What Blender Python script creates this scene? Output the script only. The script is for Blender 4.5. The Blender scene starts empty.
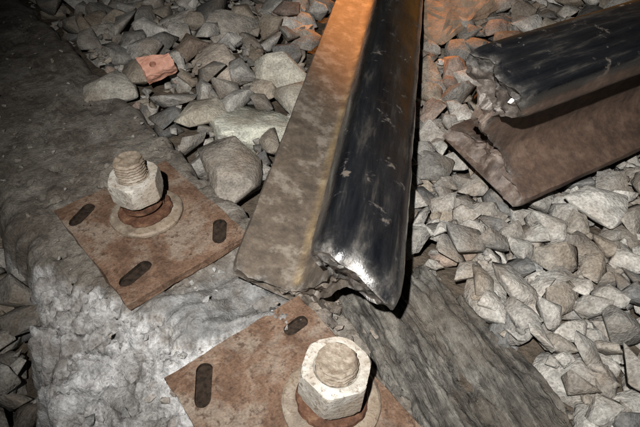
import bpy, bmesh, math, random
import numpy as np
from mathutils import Vector, Matrix, Euler, noise
random.seed(7)
C=bpy.context.scene.collection
def link(o): C.objects.link(o); return o
def sm(x,a,b):
    t=np.clip((x-a)/(b-a),0,1); return t*t*(3-2*t)
def nz(x,y,z=0.,H=.7,o=4): return noise.fractal(Vector((x,y,z)),H,2.0,o)
def clamp(x,a=0.,b=1.): return max(a,min(b,x))

# ---------------- materials ----------------
class M:
    def __init__(s,name,rough=.8,metal=0.,spec=.4):
        s.m=bpy.data.materials.new(name); s.m.use_nodes=True
        s.t=s.m.node_tree; s.n=s.t.nodes; s.l=s.t.links
        s.b=s.n['Principled BSDF']; s.b.inputs['Roughness'].default_value=rough
        s.b.inputs['Metallic'].default_value=metal
        s.b.inputs['Specular IOR Level'].default_value=spec
        tc=s.n.new('ShaderNodeTexCoord'); s.co=tc.outputs['Object']
    def noise(s,scale,detail=3,rough=.6,stretch=None,dist=0):
        n=s.n.new('ShaderNodeTexNoise'); n.inputs['Scale'].default_value=scale
        n.inputs['Detail'].default_value=detail; n.inputs['Roughness'].default_value=rough
        n.inputs['Distortion'].default_value=dist
        if stretch:
            mp=s.n.new('ShaderNodeMapping'); mp.inputs['Scale'].default_value=stretch
            s.l.new(s.co,mp.inputs[0]); s.l.new(mp.outputs[0],n.inputs['Vector'])
        else: s.l.new(s.co,n.inputs['Vector'])
        return n.outputs['Fac']
    def ramp(s,f,stops):
        r=s.n.new('ShaderNodeValToRGB'); e=r.color_ramp.elements
        while len(e)<len(stops): e.new(.5)
        for el,(p,c) in zip(e,stops):
            el.position=p; el.color=(c if isinstance(c,tuple) else (c,c,c))+(1,)
        s.l.new(f,r.inputs[0]); return r.outputs[0]
    def mix(s,f,a,b,mode='MIX'):
        m=s.n.new('ShaderNodeMix'); m.data_type='RGBA'; m.blend_type=mode
        for k,v in ((0,f),(6,a),(7,b)):
            if isinstance(v,(int,float)): m.inputs[k].default_value=v
            elif isinstance(v,tuple): m.inputs[k].default_value=v+(1,)
            else: s.l.new(v,m.inputs[k])
        return m.outputs[2]
    def attr(s,name,ch=None):
        a=s.n.new('ShaderNodeAttribute'); a.attribute_name=name
        if ch is None: return a.outputs['Color']
        sp=s.n.new('ShaderNodeSeparateColor'); s.l.new(a.outputs['Color'],sp.inputs[0]); return sp.outputs[ch]
    def math(s,op,a,b):
        m=s.n.new('ShaderNodeMath'); m.operation=op
        for k,v in enumerate((a,b)):
            if isinstance(v,(int,float)): m.inputs[k].default_value=v
            else: s.l.new(v,m.inputs[k])
        return m.outputs[0]
    def out(s,col=None,rough=None,metal=None,bumps=()):
        if col is not None: s.l.new(col,s.b.inputs['Base Color'])
        if rough is not None: s.l.new(rough,s.b.inputs['Roughness'])
        if metal is not None: s.l.new(metal,s.b.inputs['Metallic'])
        prev=None
        for h,st,di in bumps:
            b=s.n.new('ShaderNodeBump'); b.inputs['Strength'].default_value=st; b.inputs['Distance'].default_value=di
            s.l.new(h,b.inputs['Height'])
            if prev: s.l.new(prev,b.inputs['Normal'])
            prev=b.outputs[0]
        if prev: s.l.new(prev,s.b.inputs['Normal'])
        return s.m

m=M('ballast_stone',.85,spec=.35)
col=m.attr('col')
n1=m.noise(55,5,.72); n2=m.noise(420,1,.6); n3=m.noise(16,3,.6)
c=m.mix(1.,col,m.ramp(n1,[(.28,.45),(.5,.88),(.72,1.28)]),'MULTIPLY')
c=m.mix(m.ramp(n3,[(.44,0.),(.64,.6)]),c,(.165,.125,.088))
c=m.mix(1.,c,m.ramp(n2,[(.3,.72),(.7,1.2)]),'MULTIPLY')
MAT_STONE=m.out(c,bumps=[(n1,.9,.005),(n2,.6,.0011)])
m=M('soil',.95,spec=.2)
n1=m.noise(60,5,.7)
MAT_SOIL=m.out(m.ramp(n1,[(.3,(.04,.032,.025)),(.7,(.12,.095,.07))]),bumps=[(n1,.9,.008)])
m=M('weathered_concrete',.9,spec=.25)
fr=m.attr('mask',0); dk=m.attr('mask',1)
n1=m.noise(9,4,.68); n2=m.noise(70,6,.75); n3=m.noise(420,2,.6); n4=m.noise(20,5,.7,dist=.8)
old=m.ramp(n1,[(.3,(.085,.074,.062)),(.48,(.16,.143,.122)),(.60,(.205,.188,.165)),(.72,(.29,.272,.245))])
old=m.mix(m.ramp(n4,[(.50,0.),(.56,.6),(.7,.75)]),old,(.08,.064,.051))
old=m.mix(1.,old,m.ramp(n2,[(.3,.55),(.5,1.),(.7,1.35)]),'MULTIPLY')
fresh=m.ramp(n2,[(.30,(.11,.108,.107)),(.42,(.29,.287,.285)),(.55,(.46,.457,.457)),(.70,(.58,.58,.58))])
fresh=m.mix(m.ramp(n4,[(.46,0.),(.60,.7)]),fresh,(.18,.157,.138))
grey=m.ramp(n2,[(.3,(.095,.094,.092)),(.7,(.26,.259,.257))])
grey=m.mix(m.ramp(n4,[(.45,0.),(.62,.55)]),grey,(.12,.10,.08))
c=m.mix(dk,old,grey); c=m.mix(fr,c,fresh)
c=m.mix(1.,c,m.ramp(n3,[(.3,.75),(.7,1.2)]),'MULTIPLY')
MAT_CONC=m.out(c,bumps=[(n2,.8,.005),(n3,.7,.0012)])
m=M('weathered_timber',.9,spec=.25)
n1=m.noise(1,5,.72,stretch=(110,14,60),dist=.8); n2=m.noise(1,3,.6,stretch=(420,60,200)); n3=m.noise(16,4,.65); n4=m.noise(90,4,.7)
c=m.ramp(n1,[(.34,(.018,.016,.014)),(.48,(.075,.070,.062)),(.68,(.175,.167,.15))])
c=m.mix(m.ramp(n3,[(.42,0.),(.62,.55)]),c,(.085,.070,.054))
c=m.mix(1.,c,m.ramp(n4,[(.3,.55),(.7,1.35)]),'MULTIPLY')
MAT_WOOD=m.out(c,bumps=[(n1,.9,.006),(n4,.8,.003),(n2,.4,.0015)])
def railmat(name,fc,yc,spot):
    m=M(name,.5,spec=.75)
    hd=m.attr('mask',0); fx=m.attr('mask',1); yl=m.attr('mask',2)
    n1=m.noise(1,5,.68,stretch=(80,11,80),dist=.3); n2=m.noise(90,5,.74); n3=m.noise(520,2,.6); n5=m.noise(38,5,.72)
    n6=m.noise(1,4,.7,stretch=(60,24,60))
    rust=m.ramp(n2,[(.26,fc[0]),(.5,fc[1]),(.76,fc[2])])
    rust=m.mix(m.ramp(n5,[(.52,0.),(.64,spot)]),rust,fc[3])
    rust=m.mix(m.ramp(n5,[(.36,.6),(.46,0.)]),rust,fc[0])
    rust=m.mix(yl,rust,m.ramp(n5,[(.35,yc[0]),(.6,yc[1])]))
    black=m.ramp(n1,[(.35,(.0035,.004,.0055)),(.55,(.010,.0105,.012)),(.72,(.045,.040,.034))])
    black=m.mix(m.ramp(n5,[(.61,0.),(.66,.75)]),black,(.11,.088,.068))
    black=m.mix(m.ramp(n6,[(.68,0.),(.72,.8)]),black,(.30,.28,.26))
    frac=m.ramp(n2,[(.3,(.025,.022,.02)),(.5,(.11,.10,.09)),(.72,(.42,.40,.37))])
    c=m.mix(hd,rust,black); c=m.mix(fx,c,frac)
    r1=m.ramp(n1,[(.3,.14),(.52,.27),(.70,.60)])
    r1=m.mix(m.ramp(n5,[(.57,0.),(.64,1.)]),r1,(.75,.75,.75))
    rg=m.mix(hd,(.72,.72,.72),r1); rg=m.mix(fx,rg,(.48,.48,.48))
    m.b.inputs['Coat Roughness'].default_value=.20
    m.l.new(m.math('MULTIPLY',hd,.6),m.b.inputs['Coat Weight'])
    return m.out(c,rough=rg,metal=m.math('MULTIPLY',fx,.45),bumps=[(n2,.28,.0018),(n3,.3,.0005),(n1,.25,.003)])
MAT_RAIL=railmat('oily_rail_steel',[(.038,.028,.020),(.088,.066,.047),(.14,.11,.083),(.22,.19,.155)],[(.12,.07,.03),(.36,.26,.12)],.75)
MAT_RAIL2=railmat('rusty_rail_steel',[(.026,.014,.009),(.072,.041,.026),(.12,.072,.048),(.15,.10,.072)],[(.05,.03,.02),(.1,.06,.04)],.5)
m=M('rusty_plate',.8,spec=.35)
n1=m.noise(35,5,.70); n2=m.noise(150,4,.7); n3=m.noise(18,4,.66,dist=.5); n4=m.noise(520,2,.6)
c=m.ramp(n1,[(.3,(.050,.027,.016)),(.5,(.120,.070,.044)),(.72,(.19,.135,.098))])
c=m.mix(m.ramp(n3,[(.48,0.),(.60,.65)]),c,(.20,.165,.132))
c=m.mix(m.ramp(n2,[(.54,0.),(.66,.85)]),c,(.05,.026,.015))
c=m.mix(1.,c,m.ramp(n4,[(.3,.7),(.7,1.25)]),'MULTIPLY')
MAT_PLATE=m.out(c,bumps=[(n1,.5,.003),(n2,.8,.002),(n4,.4,.0006)])
m=M('rust_dark',.8,spec=.3)
n1=m.noise(90,4,.7); n2=m.noise(400,2,.6)
MAT_RUST=m.out(m.ramp(n1,[(.3,(.022,.010,.005)),(.55,(.080,.036,.02)),(.75,(.16,.095,.055))]),bumps=[(n1,.9,.0025),(n2,.5,.0006)])
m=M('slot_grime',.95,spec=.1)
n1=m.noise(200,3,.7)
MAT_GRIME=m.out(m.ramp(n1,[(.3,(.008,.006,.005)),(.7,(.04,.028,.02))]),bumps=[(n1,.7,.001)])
def nutmat(name,c1,c2,c3):
    m=M(name,.6,spec=.4)
    n1=m.noise(60,5,.70); n2=m.noise(260,4,.7); n3=m.noise(25,3,.6)
    c=m.ramp(n1,[(.3,c1),(.5,c2),(.7,c3)])
    c=m.mix(m.ramp(n3,[(.46,0.),(.62,.65)]),c,(.20,.15,.105))
    c=m.mix(m.ramp(n2,[(.53,0.),(.64,.75)]),c,(.12,.085,.058))
    return m.out(c,bumps=[(n1,.5,.002),(n2,.7,.0013)])
MAT_NUT=nutmat('galvanised_nut',(.20,.178,.145),(.36,.338,.30),(.50,.485,.445))
MAT_STUD=nutmat('dirty_stud',(.075,.055,.04),(.175,.142,.108),(.28,.245,.20))
m=M('brick',.9,spec=.2)
n1=m.noise(80,4,.7)
MAT_BRICK=m.out(m.ramp(n1,[(.3,(.40,.18,.12)),(.7,(.62,.36,.28))]),bumps=[(n1,.6,.003)])
m=M('dirt_slab',.9,spec=.25)
n1=m.noise(30,5,.7)
MAT_SLAB=m.out(m.ramp(n1,[(.3,(.14,.10,.07)),(.7,(.34,.25,.18))]),bumps=[(n1,.8,.006)])

# ---------------- mesh helpers ----------------
def mesh_np(name,V,F,mat,attrs=None,smooth=False):
    me=bpy.data.meshes.new(name); me.from_pydata([tuple(v) for v in V],[],[tuple(f) for f in F])
    if attrs:
        for k,a in attrs.items():
            at=me.attributes.new(k,'FLOAT_COLOR','POINT')
            at.data.foreach_set('color',np.asarray(a,dtype=np.float32).ravel())
    me.materials.append(mat)
    if smooth: me.polygons.foreach_set('use_smooth',[True]*len(me.polygons))
    me.update()
    return link(bpy.data.objects.new(name,me))
def gridfaces(nu,nv,off=0,flip=False):
    F=[]
    for i in range(nu-1):
        for j in range(nv-1):
            a=off+i*nv+j; q=(a,a+nv,a+nv+1,a+1)
            F.append(q[::-1] if flip else q)
    return F
def rebase(o,x,y,z,yaw):
    mx=Matrix.Translation((x,y,z))@Matrix.Rotation(yaw,4,'Z')
    o.data.transform(mx.inverted()); o.matrix_world=mx

A=np.array([.773,.634]); B=np.array([-.634,.773])
R1=np.array([.9857,-.1685]); D1=np.array([.1685,.9857])
R2=np.array([.5,-.866]); D2=np.array([.866,.5]); O2=np.array([.167,.438])
WD=np.array([.36,-.933]); WR=np.array([.933,.36]); WO=np.array([.072,.300])

def T(x,y):
    p=x*A[0]+y*A[1]; L=x*R1[0]+y*R1[1]
    left=-.015+.03*sm(y,.5,.9)
    right=.020+.018*sm(x,.12,.4)+.02*sm(y,.6,1.)
    t=np.where(L<-.06,left,right)
    t=np.where(p<.1,-.05,t)
    s2=(x-O2[0])*D2[0]+(y-O2[1])*D2[1]; a2=(x-O2[0])*R2[0]+(y-O2[1])*R2[1]
    t=np.where((s2>-.07)&(a2>-.08)&(a2<.075),np.minimum(t,.004),t)
    return t+.008*np.sin(x*9+1)*np.sin(y*7)

xs=np.unique(np.concatenate([np.linspace(-60,-1.6,16),np.arange(-1.5,1.6,.03),np.linspace(1.7,60,16)]))
ys=np.unique(np.concatenate([np.linspace(-60,-.6,16),np.arange(-.5,1.9,.03),np.linspace(2.0,60,16)]))
X,Y=np.meshgrid(xs,ys,indexing='ij')
Z=T(X,Y)-.032
far=sm(np.maximum(np.abs(X),np.abs(Y-.6)),1.0,1.5)
Z=Z*(1-far)+(-.03)*far
mesh_np('ground',np.stack([X.ravel(),Y.ravel(),Z.ravel()],1),gridfaces(len(xs),len(ys)),MAT_SOIL,smooth=True)

# ---------------- gravel ----------------
def stone_template(seed):
    r=random.Random(seed); bm=bmesh.new()
    n=r.randint(9,15)
    for i in range(n):
        v=Vector((r.gauss(0,1),r.gauss(0,1),r.gauss(0,1))).normalized()*r.uniform(.74,1.10)
        v.x+=.25*v.y*r.uniform(-1,1)
        bm.verts.new(v)
    bmesh.ops.convex_hull(bm,input=bm.verts[:])
    lo=[v for v in bm.verts if not v.link_faces]
    if lo: bmesh.ops.delete(bm,geom=lo,context='VERTS')
    bmesh.ops.dissolve_limit(bm,angle_limit=math.radians(16),verts=bm.verts[:],edges=bm.edges[:])
    try: bmesh.ops.bevel(bm,geom=bm.edges[:],offset=.030,segments=1,affect='EDGES',profile=.6)
    except Exception: pass
    bmesh.ops.triangulate(bm,faces=bm.faces[:])
    big=[e for e in bm.edges if e.calc_length()>.40]
    bmesh.ops.subdivide_edges(bm,edges=big,cuts=1)
    bmesh.ops.triangulate(bm,faces=bm.faces[:])
    for v in bm.verts: v.co*=1+.06*nz(v.co.x*1.9+seed,v.co.y*1.9,v.co.z*1.9)
    bm.verts.index_update(); bm.verts.ensure_lookup_table()
    V=np.array([v.co[:] for v in bm.verts]); F=np.array([[v.index for v in f.verts] for f in bm.faces])
    V=(V-(V.max(0)+V.min(0))/2); V=V/np.abs(V).max(0)
    bm.free(); return V,F
TPL=[stone_template(i) for i in range(60)]
x0,x1,y0,y1,cell=-1.0,1.15,-.2,1.5,.004
gx=np.arange(x0,x1,cell); gy=np.arange(y0,y1,cell)
GX,GY=np.meshgrid(gx,gy,indexing='ij')
Hm=T(GX,GY)-.038
p=GX*A[0]+GY*A[1]; q=GX*B[0]+GY*B[1]
Hm[(p>np.where(q<.42,-.05,-.005))&(p<.210)&(q<2)&(q>-.3)]=5
L=GX*R1[0]+GY*R1[1]; s=GX*D1[0]+GY*D1[1]
Hm[(s>.25)&(L>-.140)&(L<.0)]=5
wu=(GX-WO[0])*WR[0]+(GY-WO[1])*WR[1]; wv=(GX-WO[0])*WD[0]+(GY-WO[1])*WD[1]
Hm[(wv>-.03)&(np.abs(wu-.02*np.sin(wv*6))<.047)]=5
def stamp(cx,cy,r1,r2,rz,yaw,commit=False,z=None):
    R=max(r1,r2); i0=int((cx-R-x0)/cell); i1=int((cx+R-x0)/cell)+2; j0=int((cy-R-y0)/cell); j1=int((cy+R-y0)/cell)+2
    if i0<0 or j0<0 or i1>len(gx) or j1>len(gy): return None
    dx=GX[i0:i1,j0:j1]-cx; dy=GY[i0:i1,j0:j1]-cy; c,sn=math.cos(yaw),math.sin(yaw)
    e=((dx*c+dy*sn)/r1)**2+((-dx*sn+dy*c)/r2)**2
    k=e<.85
    if not k.any(): return None
    hh=rz*np.sqrt(1-e[k])
    sub=Hm[i0:i1,j0:j1]
    if commit: sub[k]=np.maximum(sub[k],z+hh*.85); return z
    return float((sub[k]+hh*.75).max())
ST=[]
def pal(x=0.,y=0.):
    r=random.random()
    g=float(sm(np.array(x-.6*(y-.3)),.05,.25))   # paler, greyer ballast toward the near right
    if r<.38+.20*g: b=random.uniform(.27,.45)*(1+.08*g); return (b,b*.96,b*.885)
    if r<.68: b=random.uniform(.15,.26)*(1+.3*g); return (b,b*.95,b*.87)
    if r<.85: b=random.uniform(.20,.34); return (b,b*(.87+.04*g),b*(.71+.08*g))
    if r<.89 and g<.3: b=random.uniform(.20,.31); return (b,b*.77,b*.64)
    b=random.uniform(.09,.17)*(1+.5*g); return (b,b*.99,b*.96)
def size(x,y):
    big=float(sm(np.array(y),.4,.8))*(1 if x<.1 else .40)
    nr=float(sm(np.array(.42-y),0,.1)) if x>.1 else 0
    lo=.012+.007*big-.001*nr; hi=.031+.031*big-.005*nr
    return lo+(hi-lo)*random.random()**1.7
def put(x,y,r1,r2,rz,yaw,z,col,t=None):
    stamp(x,y,r1,r2,rz,yaw,True,z); ST.append((x,y,z,r1,r2,rz,yaw,col,random.randrange(len(TPL)) if t is None else t))
BR=(-.236,.700)
kb=(GX-BR[0])**2+(GY-BR[1])**2<.016**2
Hm[kb]=np.maximum(Hm[kb],.012)
for (x,y,r1,r2,rz,yaw,cc) in [(-.095,.615,.064,.046,.030,.1,(.55,.55,.47)),(-.165,.625,.032,.026,.02,.6,(.38,.35,.29)),
    (-.335,.80,.046,.030,.02,-.4,(.50,.49,.46)),(-.105,.49,.032,.048,.02,.25,(.23,.205,.175)),(-.165,.775,.038,.05,.03,.5,(.42,.36,.30)),(-.050,.74,.050,.035,.028,-.3,(.42,.40,.34)),
    (-.14,.88,.055,.04,.03,.2,(.36,.33,.29)),(-.26,.90,.05,.035,.028,.9,(.40,.37,.33)),(-.03,.67,.03,.04,.02,.9,(.36,.34,.29)),(-.31,.69,.034,.028,.02,.2,(.34,.32,.28)),(-.37,.87,.045,.035,.025,.7,(.30,.28,.25))]:
    z=stamp(x,y,r1,r2,rz,yaw)
    if z is None or z>1: z=.0
    put(x,y,r1,r2,rz,yaw,z-.004,cc)
fails=0; tries=0
while fails<250 and len(ST)<12000 and tries<60000:
    tries+=1; best=None
    for k in range(5):
        x=random.uniform(x0+.06,x1-.06); y=random.uniform(y0+.06,y1-.06)
        if (x-BR[0])**2+(y-BR[1])**2<.042**2: continue
        R=size(x,y); r1=R*random.uniform(.9,1.35); r2=R*random.uniform(.7,1.); rz=R*random.uniform(.45,.85); yaw=random.uniform(0,6.283)
        z=stamp(x,y,r1,r2,rz,yaw)
        if z is None: continue
        sc=z-float(T(np.array(x),np.array(y)))
        if best is None or sc<best[0]: best=(sc,x,y,r1,r2,rz,yaw,z)
    if best is None or best[0]>0.004: fails+=1; continue
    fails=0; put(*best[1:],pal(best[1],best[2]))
nmain=len(ST)
for i in range(14000):
    x=random.uniform(-.6,.65); y=random.uniform(.1,1.1); R=random.uniform(.003,.0085)
    r1=R*random.uniform(.9,1.4); r2=R*random.uniform(.7,1.); rz=R*random.uniform(.5,.8); yaw=random.uniform(0,6.283)
    z=stamp(x,y,r1,r2,rz,yaw)
    if z is None or z-float(T(np.array(x),np.array(y)))>.0: continue
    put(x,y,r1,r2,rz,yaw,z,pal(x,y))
def stones_mesh(name,LST,mat):
    Vs=[];Fs=[];Cs=[];off=0
    for (x,y,z,r1,r2,rz,yaw,cc,t) in LST:
        V,F=TPL[t]
        E=Matrix.Rotation(yaw,3,'Z')@Matrix.Rotation(random.gauss(0,.3),3,'X')@Matrix.Rotation(random.gauss(0,.3),3,'Y')
        v=(V*np.array([r1,r2,rz])*1.16)@np.array(E).T+np.array([x,y,z])
        Vs.append(v);Fs.append(F+off);off+=len(v);Cs.append(np.tile(np.array([*cc,1.]),(len(v),1)))
    V=np.concatenate(Vs);F=np.concatenate(Fs);Cc=np.concatenate(Cs)
    me=bpy.data.meshes.new(name)
    me.vertices.add(len(V)); me.vertices.foreach_set('co',V.astype(np.float32).ravel())
    me.loops.add(len(F)*3); me.loops.foreach_set('vertex_index',F.astype(np.int32).ravel())
    me.polygons.add(len(F)); me.polygons.foreach_set('loop_start',np.arange(0,len(F)*3,3,dtype=np.int32))
    me.update(calc_edges=True)
    at=me.attributes.new('col','FLOAT_COLOR','POINT'); at.data.foreach_set('color',Cc.astype(np.float32).ravel())
    me.materials.append(mat)
    return link(bpy.data.objects.new(name,me))
stones_mesh('gravel_ballast',ST,MAT_STONE)
print('stones',nmain,len(ST),tries)

# ---------------- concrete sleeper ----------------
qs=np.concatenate([np.arange(-.3,.04,.02),np.arange(.04,.60,.0024),np.arange(.60,2.0,.012)])
ps=np.concatenate([[-.07,-.068],np.arange(-.062,.206,.0024),[.2085,.211,.214,.216]])
V=[];Mk=[];rub=[]
for qq in qs:
    bd=float(np.interp(qq,[-.3,0,.2,.214,.24,.271,.334,.426,.47,.6],[.02,.03,.04,.15,.115,.07,.047,.018,-.01,-.03]))
    bd+=.016*nz(qq*40,3.3)
    ledge=float(np.interp(qq,[-.3,.2,.36,.43,.5],[-.045,-.045,-.03,.0,.0]))+.010*nz(qq*30,9.1)
    redge=.205+.008*nz(qq*18,5.5)-.012*max(0,nz(qq*50,1.5))
    for pp in ps:
        x,y=pp*A+qq*B
        z=.0030*nz(x*12,y*12,1)+.0014*nz(x*70,y*70,2)
        pit=nz(x*26,y*26,11,.6,4)
        if pit>.42: z-=.005*min(1,(pit-.42)/.06)
        # hairline crack across the top
        ck=abs(pp-(.02+.9*(qq-.62)+.02*nz(qq*14,2.2)+.006*nz(qq*70,2.9)))
        if ck<.0025 and .5<qq<.9: z-=.006*(1-ck/.0025)
        fr=0.;dk=0.
        if pp<bd:
            d=bd-pp; e=min(1,d/.006)
            a1=nz(x*22,y*22,3,.9,3); a2=nz(x*70,y*70,7,.4,4); a3=nz(x*210,y*210,9,.3,3)
            tz=math.floor((a1+.35*a2)*3.6)/3.6
            z+=e*(-.007-.12*min(d,.09)+.009*a1+.010*tz+.0050*a2+.0024*a3)
            fr=e*clamp(.9+.6*a1)
            if random.random()<.028 and d>.004 and pp>ledge+.01: rub.append((x,y,z))
        elif .205<qq<.335:
            w=min(1,(qq-.205)/.02)*min(1,(.335-qq)/.02)
            sh=math.exp(-((pp-bd-.022)/.018)**2)
            z+=w*(.013*sh-.010*min(1,max(0,(pp-bd-.045)/.03)))+w*.004*nz(x*45,y*45,5)
            dk=w
            fr=.8*math.exp(-((pp-bd)/.004)**2)
            if random.random()<.010 and pp>.09: rub.append((x,y,z))
        if pp<ledge+.012:
            t=(ledge+.012-pp)/.02; z-=.012*min(t,1)**2+max(0,t-1)*.06
        if pp>redge-.012:
            t=(pp-redge+.012)/.012; z-=.006*min(t,1)**2+max(0,t-1)*.06
        if pp<=-.07 or pp>=.216: z=-.16
        V.append((x,y,z)); Mk.append((fr,dk,0,1))
mesh_np('concrete_sleeper',V,gridfaces(len(qs),len(ps),flip=False),MAT_CONC,{'mask':Mk},smooth=True)
RB=[]
for (x,y,z) in rub:
    R=.0010+.0042*random.random()**3; b=random.uniform(.18,.38)
    RB.append((x,y,z+R*.2,R*1.2,R*.9,R*.7,random.uniform(0,6.28),(b,b*.985,b*.965),random.randrange(60)))
for i in range(45): # crumbs fallen round the broken rail end
    x=random.gauss(.004,.022); y=random.gauss(.275,.013); R=.0015+.0060*random.random()**2; b=random.uniform(.10,.32)
    RB.append((x,y,.004+R*.3,R*1.2,R*.9,R*.7,random.uniform(0,6.28),(b,b*.86,b*.74),random.randrange(60)))
for i in range(160): # grit scattered on the sleeper top
    pp=random.uniform(.01,.195); qq=random.uniform(.3,1.1); x,y=pp*A+qq*B; R=.0008+.0022*random.random()**2; b=random.uniform(.12,.35)
    if abs(pp-.11)<.07 and .32<qq<.52: continue
    RB.append((x,y,.001+.003*nz(x*12,y*12,1)+R*.3,R*1.2,R*.9,R*.7,random.uniform(0,6.28),(b,b*.94,b*.85),random.randrange(60)))
stones_mesh('concrete_rubble',RB,MAT_STONE)

# ---------------- split timber ----------------
us=np.concatenate([[-.062,-.0605],np.arange(-.058,.0585,.0016),[.0605,.062]]); vs=np.arange(-.035,.36,.0026)
V=[]
for vv in vs:
    lo=-.054+.012*nz(vv*25,1.2); hi=.054+.014*nz(vv*20,8.2)
    for uu in us:
        bend=.02*math.sin(vv*6)
        w=WO+WR*(uu+bend)+WD*vv
        layer=nz(uu*55+.5*nz(vv*9,uu*20,4),vv*7,2,.6,4)
        st=nz(uu*26,vv*5,6,.8,3)*3
        step=(math.floor(st)+float(sm(np.array(st-math.floor(st)),.75,1.)))/3
        z=.014+.006*layer+.012*step-.002*abs(nz(uu*200,vv*16,1))+.0025*nz(uu*90,vv*80,8)
        if layer<-.45: z-=.010*min(1,(-.45-layer)/.15)
        end=max(0,(.02-(vv+.035)))/.02; z-=.03*end**2
        if uu<lo: z-=.5*(lo-uu)+.012
        if uu>hi: z-=.5*(uu-hi)+.014
        if abs(uu)>.06 : z=-.12
        V.append((w[0],w[1],z))
o=mesh_np('wooden_sleeper',V,gridfaces(len(vs),len(us),flip=True),MAT_WOOD,smooth=True)
rebase(o,WO[0],WO[1],0,math.atan2(WR[1],WR[0]))

# ---------------- rails ----------------
def foot(w): return [(w,0),(w+.0005,.004),(w,.009),(w*.75,.0135),(w*.5,.018),(.018,.0225)]
stem=[(.012,.027),(.009,.033),(.0078,.042),(.0075,.055),(.0075,.07),(.0078,.084),(.010,.092),(.015,.0975),(.024,.101),(.031,.104),(.0345,.108)]
headA=[(.0355,.116),(.035,.124),(.033,.131),(.029,.136),(.023,.139),(.015,.1407),(.006,.1415)]
headB=[(.0352,.112),(.0356,.124),(.0356,.1335),(.0350,.1362),(.0325,.1385),(.026,.1395),(.015,.1402),(.006,.1405)]
def dens(pts):
    o=[]
    for (a,b),(c2,d2) in zip(pts,pts[1:]):
        n=max(1,int(math.hypot(c2-a,d2-b)/.004))
        for k in range(n): o.append((a+(c2-a)*k/n,b+(d2-b)*k/n))
    return o+[pts[-1]]
def make_rail(name,mat,fw,head,O,z0,R,D,phi,send,length,seed,lip,droop,hmin):
    half=dens(foot(fw)+stem+head); nh=len(half)
    ring=[(a,b) for a,b in half]+[(-a,b) for a,b in half[::-1]]
    cp,sp=math.cos(phi),math.sin(phi)
    steps=[0,.001,.002,.0035,.005,.007,.0095,.012,.015,.019,.024,.03]+list(np.arange(.04,.9,.01))+list(np.arange(.92,length,.08))
    V=[];Mk=[];F=[]
    def W(a,b,s):
        lat=a*cp+b*sp; z=-a*sp+b*cp+z0
        w=O+R*lat+D*s
        return (w[0],w[1],z)
    def dr(b,st): return droop*math.exp(-(st/.009))*float(sm(np.array(b),.10,.14))
    def s_end(a,b):
        return send(a,b)+.0045*nz(a*45+seed,b*45,seed)+.0014*nz(a*180,b*180,seed)
    n=len(ring)
    for st in steps:
        for (a,b) in ring:
            se=s_end(a,b); s=se+st if st<.035 else se*max(0,1-(st-.03)/.25)+ (send(0,.07))*min(1,(st-.03)/.25)+st
            k=1+.006*nz(a*30+seed,b*30,s*30)
            f=math.exp(-st/.006)
            bb=b-dr(b,st)+lip*f*nz(a*60,b*40,seed+2)*(b>.09); aa=a*k*(1-.05*f)
            dd=.0007*nz(s*35,a*50,b*50+seed)
            V.append(W(aa+dd,bb+dd*(b>.01),s))
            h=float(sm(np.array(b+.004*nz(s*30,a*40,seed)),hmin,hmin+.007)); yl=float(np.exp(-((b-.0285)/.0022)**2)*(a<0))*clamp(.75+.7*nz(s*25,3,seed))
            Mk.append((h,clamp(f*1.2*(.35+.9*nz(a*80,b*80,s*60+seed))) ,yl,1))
    for i in range(len(steps)-1):
        for j in range(n):
            a=i*n+j;b2=i*n+(j+1)%n
            F.append((a,b2,b2+n,a+n))
    off=len(V); Mc=27
    for hi_,(a,b) in enumerate(half):
        for k in range(Mc):
            u=-1+2*k/(Mc-1); aa=a*u
            if abs(u)>.99:
                V.append(V[hi_] if u>0 else V[n-1-hi_])
                Mk.append((float(b>hmin),.6,0,1)); continue
            inn=(1-abs(u))
            s=s_end(aa,b)+.005*min(1,inn*4)*(.5+nz(aa*60,b*60,seed+5))+.0018*abs(nz(aa*200,b*200,seed+9))
            V.append(W(aa*.95,b-dr(b,0),s)); Mk.append((float(b>hmin),.65 if b>.09 else .25,0,1))
    F+=gridfaces(nh,Mc,off,flip=False)
    o=mesh_np(name,V,F,mat,{'mask':Mk},smooth=True)
    me=o.data
    bm=bmesh.new(); bm.from_mesh(me); bmesh.ops.remove_doubles(bm,verts=bm.verts[:],dist=.00005)
    bmesh.ops.recalc_face_normals(bm,faces=bm.faces[:]); bm.to_mesh(me); bm.free()
    try: me.set_sharp_from_angle(angle=math.radians(38))
    except Exception: pass
    rebase(o,O[0],O[1],z0,math.atan2(R[1],R[0]))
    return o
O1=R1*(-.0716)
def send1(a,b): return .288-.056*(clamp(b,0,.2)/.14)**1.2-.28*a*(b/.14)
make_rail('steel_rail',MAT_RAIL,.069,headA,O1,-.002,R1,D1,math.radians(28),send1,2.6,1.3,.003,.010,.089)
def send2(a,b): return .0-.040*(clamp(b,0,.2)/.14)**1.5+.014*math.sin(b*60)*(b<.1)+.012*math.exp(-((a+.012)/.008)**2)*(b>.1)
make_rail('steel_rail.001',MAT_RAIL2,.060,headB,O2,.046,R2,D2,math.radians(10),send2,2.2,4.7,.003,.004,.121)

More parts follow.
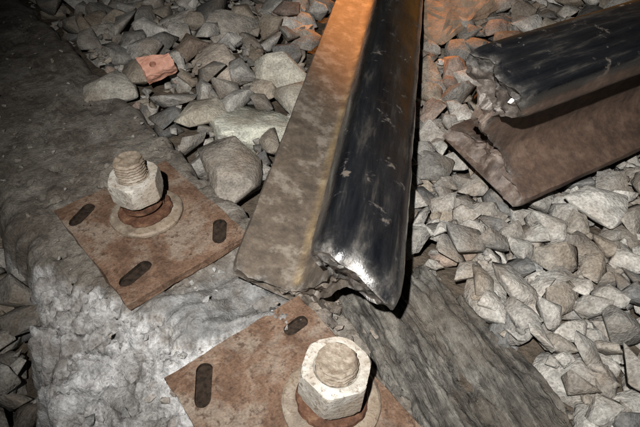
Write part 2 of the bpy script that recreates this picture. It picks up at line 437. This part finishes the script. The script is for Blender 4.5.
# ---------------- plates ----------------
def smooth_angle(me,deg=35):
    me.polygons.foreach_set('use_smooth',[True]*len(me.polygons))
    try: me.set_sharp_from_angle(angle=math.radians(deg))
    except Exception: pass
def capsule(l,w,h):
    bm=bmesh.new(); vs=[]
    for k in range(13): t=-math.pi/2+math.pi*k/12; vs.append((l/2-w/2+math.cos(t)*w/2,math.sin(t)*w/2))
    for k in range(13): t=math.pi/2+math.pi*k/12; vs.append((-l/2+w/2+math.cos(t)*w/2,math.sin(t)*w/2))
    vs=[(x*(1+.04*nz(x*90,y*90,l*99)),y*(1+.14*nz(x*90,y*90,5+l*99))) for x,y in vs]
    f=bm.faces.new([bm.verts.new((x,y,-h)) for x,y in vs])
    r=bmesh.ops.extrude_face_region(bm,geom=[f]); bmesh.ops.translate(bm,verts=[g for g in r['geom'] if isinstance(g,bmesh.types.BMVert)],vec=(0,0,2*h))
    bmesh.ops.recalc_face_normals(bm,faces=bm.faces[:])
    return bm
def make_plate(cx,cy,z,lx,ly,yaw,slots,tilt=(0,0)):
    bm=bmesh.new(); bmesh.ops.create_cube(bm,size=1)
    bmesh.ops.scale(bm,verts=bm.verts[:],vec=(lx,ly,.009))
    bmesh.ops.subdivide_edges(bm,edges=bm.edges[:],cuts=14,use_grid_fill=True)
    for v in bm.verts:
        ex=abs(abs(v.co.x)-lx/2)<1e-5; ey=abs(abs(v.co.y)-ly/2)<1e-5
        if ex: v.co.x+=.0016*nz(v.co.y*60,v.co.z*90,cx*9)
        if ey: v.co.y+=.0016*nz(v.co.x*60,v.co.z*90,cx*9+4)
        if abs(v.co.z)>.004: v.co.z+=.0010*nz(v.co.x*25,v.co.y*25,cx*7)
        if (ex or ey) and v.co.z>.003: v.co.z-=.0008
    me=bpy.data.meshes.new('steel_base_plate'); bm.to_mesh(me); bm.free(); me.materials.append(MAT_PLATE)
    o=link(bpy.data.objects.new('steel_base_plate',me))
    cut=[]
    for (sx,sy,rot,l,w) in slots:
        b=capsule(l,w,.02); mc=bpy.data.meshes.new('c'); b.to_mesh(mc); b.free(); mc.materials.append(MAT_GRIME)
        c=link(bpy.data.objects.new('c',mc)); c.location=(sx,sy,.0205); c.rotation_euler=(0,0,rot); cut.append(c)
        md=o.modifiers.new('b','BOOLEAN'); md.object=c; md.operation='DIFFERENCE'; md.solver='EXACT'
        try: md.material_mode='TRANSFER'
        except Exception: pass
    bpy.context.view_layer.update()
    dg=bpy.context.evaluated_depsgraph_get(); nm=bpy.data.meshes.new_from_object(o.evaluated_get(dg))
    o.modifiers.clear(); o.data=nm
    for c in cut: bpy.data.objects.remove(c,do_unlink=True)
    smooth_angle(nm,30)
    o.location=(cx,cy,z); o.rotation_euler=(tilt[0],tilt[1],yaw); return o
yawS=math.atan2(A[1],A[0])
make_plate(-.179,.393,.007,.135,.168,yawS+.05,[(.047,-.060,.95,.036,.014),(-.045,-.055,.25,.036,.014),(-.048,.058,.55,.036,.014)],(.0,.01))
make_plate(-.022,.191,.009,.132,.160,yawS-.02,[(-.045,.055,1.0,.038,.013),(.045,.055,.1,.024,.012),(.048,-.02,1.5,.040,.014),(-.045,-.05,1.3,.036,.013)],(.01,0))

# ---------------- bolts ----------------
def part(name,bm,mat,parent,loc=(0,0,0),rot=(0,0,0),ang=35):
    bmesh.ops.recalc_face_normals(bm,faces=bm.faces[:])
    me=bpy.data.meshes.new(name); bm.to_mesh(me); bm.free(); me.materials.append(mat); smooth_angle(me,ang)
    o=link(bpy.data.objects.new(name,me)); o.parent=parent; o.location=loc; o.rotation_euler=rot; return o
def lathe(prof,n=64,jit=0,seed=0,closed=True):
    bm=bmesh.new(); rings=[]
    for (r,z) in prof:
        rg=[]
        for k in range(n):
            ct,st=math.cos(2*math.pi*k/n),math.sin(2*math.pi*k/n); j=1+jit*nz(ct*3,st*3,seed+z*80)
            rg.append(bm.verts.new((r*ct*j,r*st*j,z)))
        rings.append(rg)
    for a,b in zip(rings,rings[1:]):
        for k in range(n): bm.faces.new((a[k],a[(k+1)%n],b[(k+1)%n],b[k]))
    if closed:
        bm.faces.new(rings[0]); bm.faces.new(rings[-1])
    else:
        for k in range(n): bm.faces.new((rings[-1][k],rings[-1][(k+1)%n],rings[0][(k+1)%n],rings[0][k]))
    return bm
def nut(af,h,bore,seed):
    bm=bmesh.new(); n=72; rings=[]
    Rc=af/2/math.cos(math.pi/6)
    rows=[(0,'c',.93),(.0025,'c',.99),(.005,'c',.995)]+[(.005+(h-.010)*i/4,'c',.995) for i in (1,2,3)]+[(h-.005,'c',.995),(h-.003,'c',.98),(h-.001,'c',.94),(h,'c',.90),(h+.0002,'r',bore*1.3),(h,'r',bore*1.12),(h-.002,'r',bore),(.0,'r',bore)]
    for z,kind,f in rows:
        rg=[]
        for k in range(n):
            t=2*math.pi*k/n
            if kind=='r': r=f
            else:
                tt=(t%(math.pi/3))-math.pi/6
                r=min(af/2/math.cos(tt),Rc*f)
                r*=1+.014*nz(math.cos(t)*3,math.sin(t)*3,z*60+seed)
            rg.append(bm.verts.new((r*math.cos(t),r*math.sin(t),z)))
        rings.append(rg)
    for a,b in zip(rings,rings[1:]+rings[:1]):
        for k in range(n): bm.faces.new((a[k],a[(k+1)%n],b[(k+1)%n],b[k]))
    return bm
def stud(r,z0_,z1_,seed):
    bm=bmesh.new(); n=40; pitch=.0032; nzv=int((z1_-z0_)/(pitch/6)); rings=[]
    for i in range(nzv+1):
        z=z0_+(z1_-z0_)*i/nzv; rg=[]
        for k in range(n):
            t=2*math.pi*k/n; ph=(z/pitch+k/n)%1
            rr=r-.0016*abs(2*ph-1)
            top=max(0,(z-(z1_-.003))/.003); rr=rr*(1-.10*top)+.0011*nz(math.cos(t)*4,math.sin(t)*4,z*150+seed)
            rg.append(bm.verts.new((rr*math.cos(t),rr*math.sin(t),z)))
        rings.append(rg)
    for a,b in zip(rings,rings[1:]):
        for k in range(n): bm.faces.new((a[k],a[(k+1)%n],b[(k+1)%n],b[k]))
    prev=rings[-1]
    for f in (.85,.65,.45,.25):
        rg=[bm.verts.new((r*.9*f*math.cos(2*math.pi*k/n),r*.9*f*math.sin(2*math.pi*k/n),z1_-.0014*(f<.8)+.0012*nz(math.cos(2*math.pi*k/n)*f*3,math.sin(2*math.pi*k/n)*f*3,seed))) for k in range(n)]
        for k in range(n): bm.faces.new((prev[k],prev[(k+1)%n],rg[(k+1)%n],rg[k]))
        prev=rg
    bm.faces.new(prev); return bm
def bolt(x,y,zb,nz0,nh,top,rot,tilt,seed):
    e=link(bpy.data.objects.new('anchor_bolt',None)); e.location=(x,y,zb); e.rotation_euler=(tilt[0],tilt[1],0)
    part('flat_washer',lathe([(.0150,.0),(.0365,.0),(.0378,.002),(.0375,.0045),(.0355,.006),(.0260,.0062),(.0150,.0064)],64,.02,seed,False),MAT_STUD,e,rot=(-tilt[0],-tilt[1],0))
    part('rusty_collar',lathe([(.012,.0066),(.026,.0066),(.0275,.0085),(.0265,.011),(.0235,.0115),(.012,.0115)],56,.06,seed+3,False),MAT_RUST,e)
    bm=bmesh.new(); n=60; rings=[]
    for k in range(n+1):
        t=.12+(2*math.pi-.24)*k/n; z=.012+.006*k/n
        rings.append([bm.verts.new((rr*math.cos(t),rr*math.sin(t),z+dz)) for rr,dz in ((.0155,0),(.0205,0),(.0212,.0012),(.0205,.0055),(.0155,.0055))])
    for a,b in zip(rings,rings[1:]):
        for k in range(5): bm.faces.new((a[k],a[(k+1)%5],b[(k+1)%5],b[k]))
    bm.faces.new(rings[0]); bm.faces.new(rings[-1])
    part('spring_washer',bm,MAT_RUST,e)
    part('rusty_shank',lathe([(.0158,.002),(.0160,.02),(.0156,nz0+.002)],40,.03,seed+6),MAT_RUST,e)
    part('hex_nut',nut(.0465,nh,.0150,seed),MAT_NUT,e,(0,0,nz0),(0,0,rot),22)
    part('threaded_stud',stud(.0150,nz0-.004,top,seed),MAT_STUD,e,ang=50)
bolt(-.184,.405,.0115,.030,.025,.075,.62,(0.03,-.03),1)
bolt(.0085,.193,.0125,.022,.030,.061,.25,(0.0,.06),2)

# ---------------- small debris ----------------
def rock(name,loc,r,seed,mat,rot=0,sub=2,amp=.12):
    V,F=TPL[seed]; bm=bmesh.new(); vs=[bm.verts.new(tuple(np.array(v)*np.array(r))) for v in V]
    for f in F:
        try: bm.faces.new([vs[i] for i in f])
        except ValueError: pass
    bmesh.ops.subdivide_edges(bm,edges=bm.edges[:],cuts=sub,use_grid_fill=True)
    for v in bm.verts: v.co*=1+amp*nz(v.co.x*60+seed,v.co.y*60,v.co.z*60)
    me=bpy.data.meshes.new(name); bm.to_mesh(me); bm.free(); me.materials.append(mat)
    o=link(bpy.data.objects.new(name,me)); o.location=loc; o.rotation_euler=(0,0,rot); return o
bm=bmesh.new(); bmesh.ops.create_cube(bm,size=1); bmesh.ops.scale(bm,verts=bm.verts[:],vec=(.046,.034,.022))
bmesh.ops.subdivide_edges(bm,edges=bm.edges[:],cuts=7,use_grid_fill=True)
for v in bm.verts:
    v.co.y*=1-.75*(v.co.x/.046+.5)*(v.co.y>0)
    v.co.x+= .003*nz(v.co.x*60,v.co.y*60,v.co.z*60); v.co.z+=.002*nz(v.co.x*50,v.co.y*50,3); v.co.y+=.003*nz(v.co.x*50,9,v.co.z*50)
me=bpy.data.meshes.new('brick_fragment'); bm.to_mesh(me); bm.free(); me.materials.append(MAT_BRICK)
o=link(bpy.data.objects.new('brick_fragment',me))
bmx=Matrix.LocRotScale(Vector((BR[0],BR[1],.032)),Euler((.5,-.2,.45)),None); o.matrix_world=bmx
cu=lathe([(.0048,-.05),(.0048,.05)],20); mc=bpy.data.meshes.new('c'); bmesh.ops.recalc_face_normals(cu,faces=cu.faces[:]); cu.to_mesh(mc); cu.free(); mc.materials.append(MAT_BRICK)
c=link(bpy.data.objects.new('c',mc)); c.matrix_world=bmx@Matrix.Translation((-.006,-.003,.0))
md=o.modifiers.new('b','BOOLEAN'); md.object=c; md.operation='DIFFERENCE'; md.solver='EXACT'; bpy.context.view_layer.update()
nm=bpy.data.meshes.new_from_object(o.evaluated_get(bpy.context.evaluated_depsgraph_get())); o.modifiers.clear(); o.data=nm; bpy.data.objects.remove(c,do_unlink=True)
rock('dirt_slab',(.205,.865,.052),(.080,.085,.026),5,MAT_SLAB,.4,3,.1)

# ---------------- lights, world, camera ----------------
def spot(name,loc,tgt,W,ang,blend,col,rad):
    l=bpy.data.lights.new(name,'SPOT'); l.energy=W; l.spot_size=math.radians(ang); l.spot_blend=blend; l.color=col; l.shadow_soft_size=rad
    o=link(bpy.data.objects.new(name,l)); o.location=loc; o.rotation_euler=(Vector(tgt)-Vector(loc)).to_track_quat('-Z','Y').to_euler(); return o
spot('flashlight_lamp',(-.05,-.04,.52),(.065,.53,.0),42,84,1.,(1,.975,.935),.005)
spot('warm_lamp',(.16,1.50,.55),(.14,.95,.05),75,30,.8,(1,.37,.10),.015)
w=bpy.data.worlds.new('World'); bpy.context.scene.world=w; w.use_nodes=True
nt=w.node_tree; sky=nt.nodes.new('ShaderNodeTexSky'); sky.sky_type='NISHITA'; sky.sun_disc=False; sky.sun_elevation=math.radians(2); sky.sun_rotation=math.radians(30)
nt.links.new(sky.outputs[0],nt.nodes['Background'].inputs[0]); nt.nodes['Background'].inputs[1].default_value=.010
cam=bpy.data.cameras.new('camera'); co=link(bpy.data.objects.new('camera',cam)); co.location=(0,0,.39); co.rotation_euler=(math.radians(47),0,0)
cam.lens=29.25; cam.sensor_width=36; cam.clip_start=.01; cam.clip_end=500
bpy.context.scene.camera=co
vs_=bpy.context.scene.view_settings; vs_.view_transform='Standard'; vs_.look='None'; vs_.exposure=0
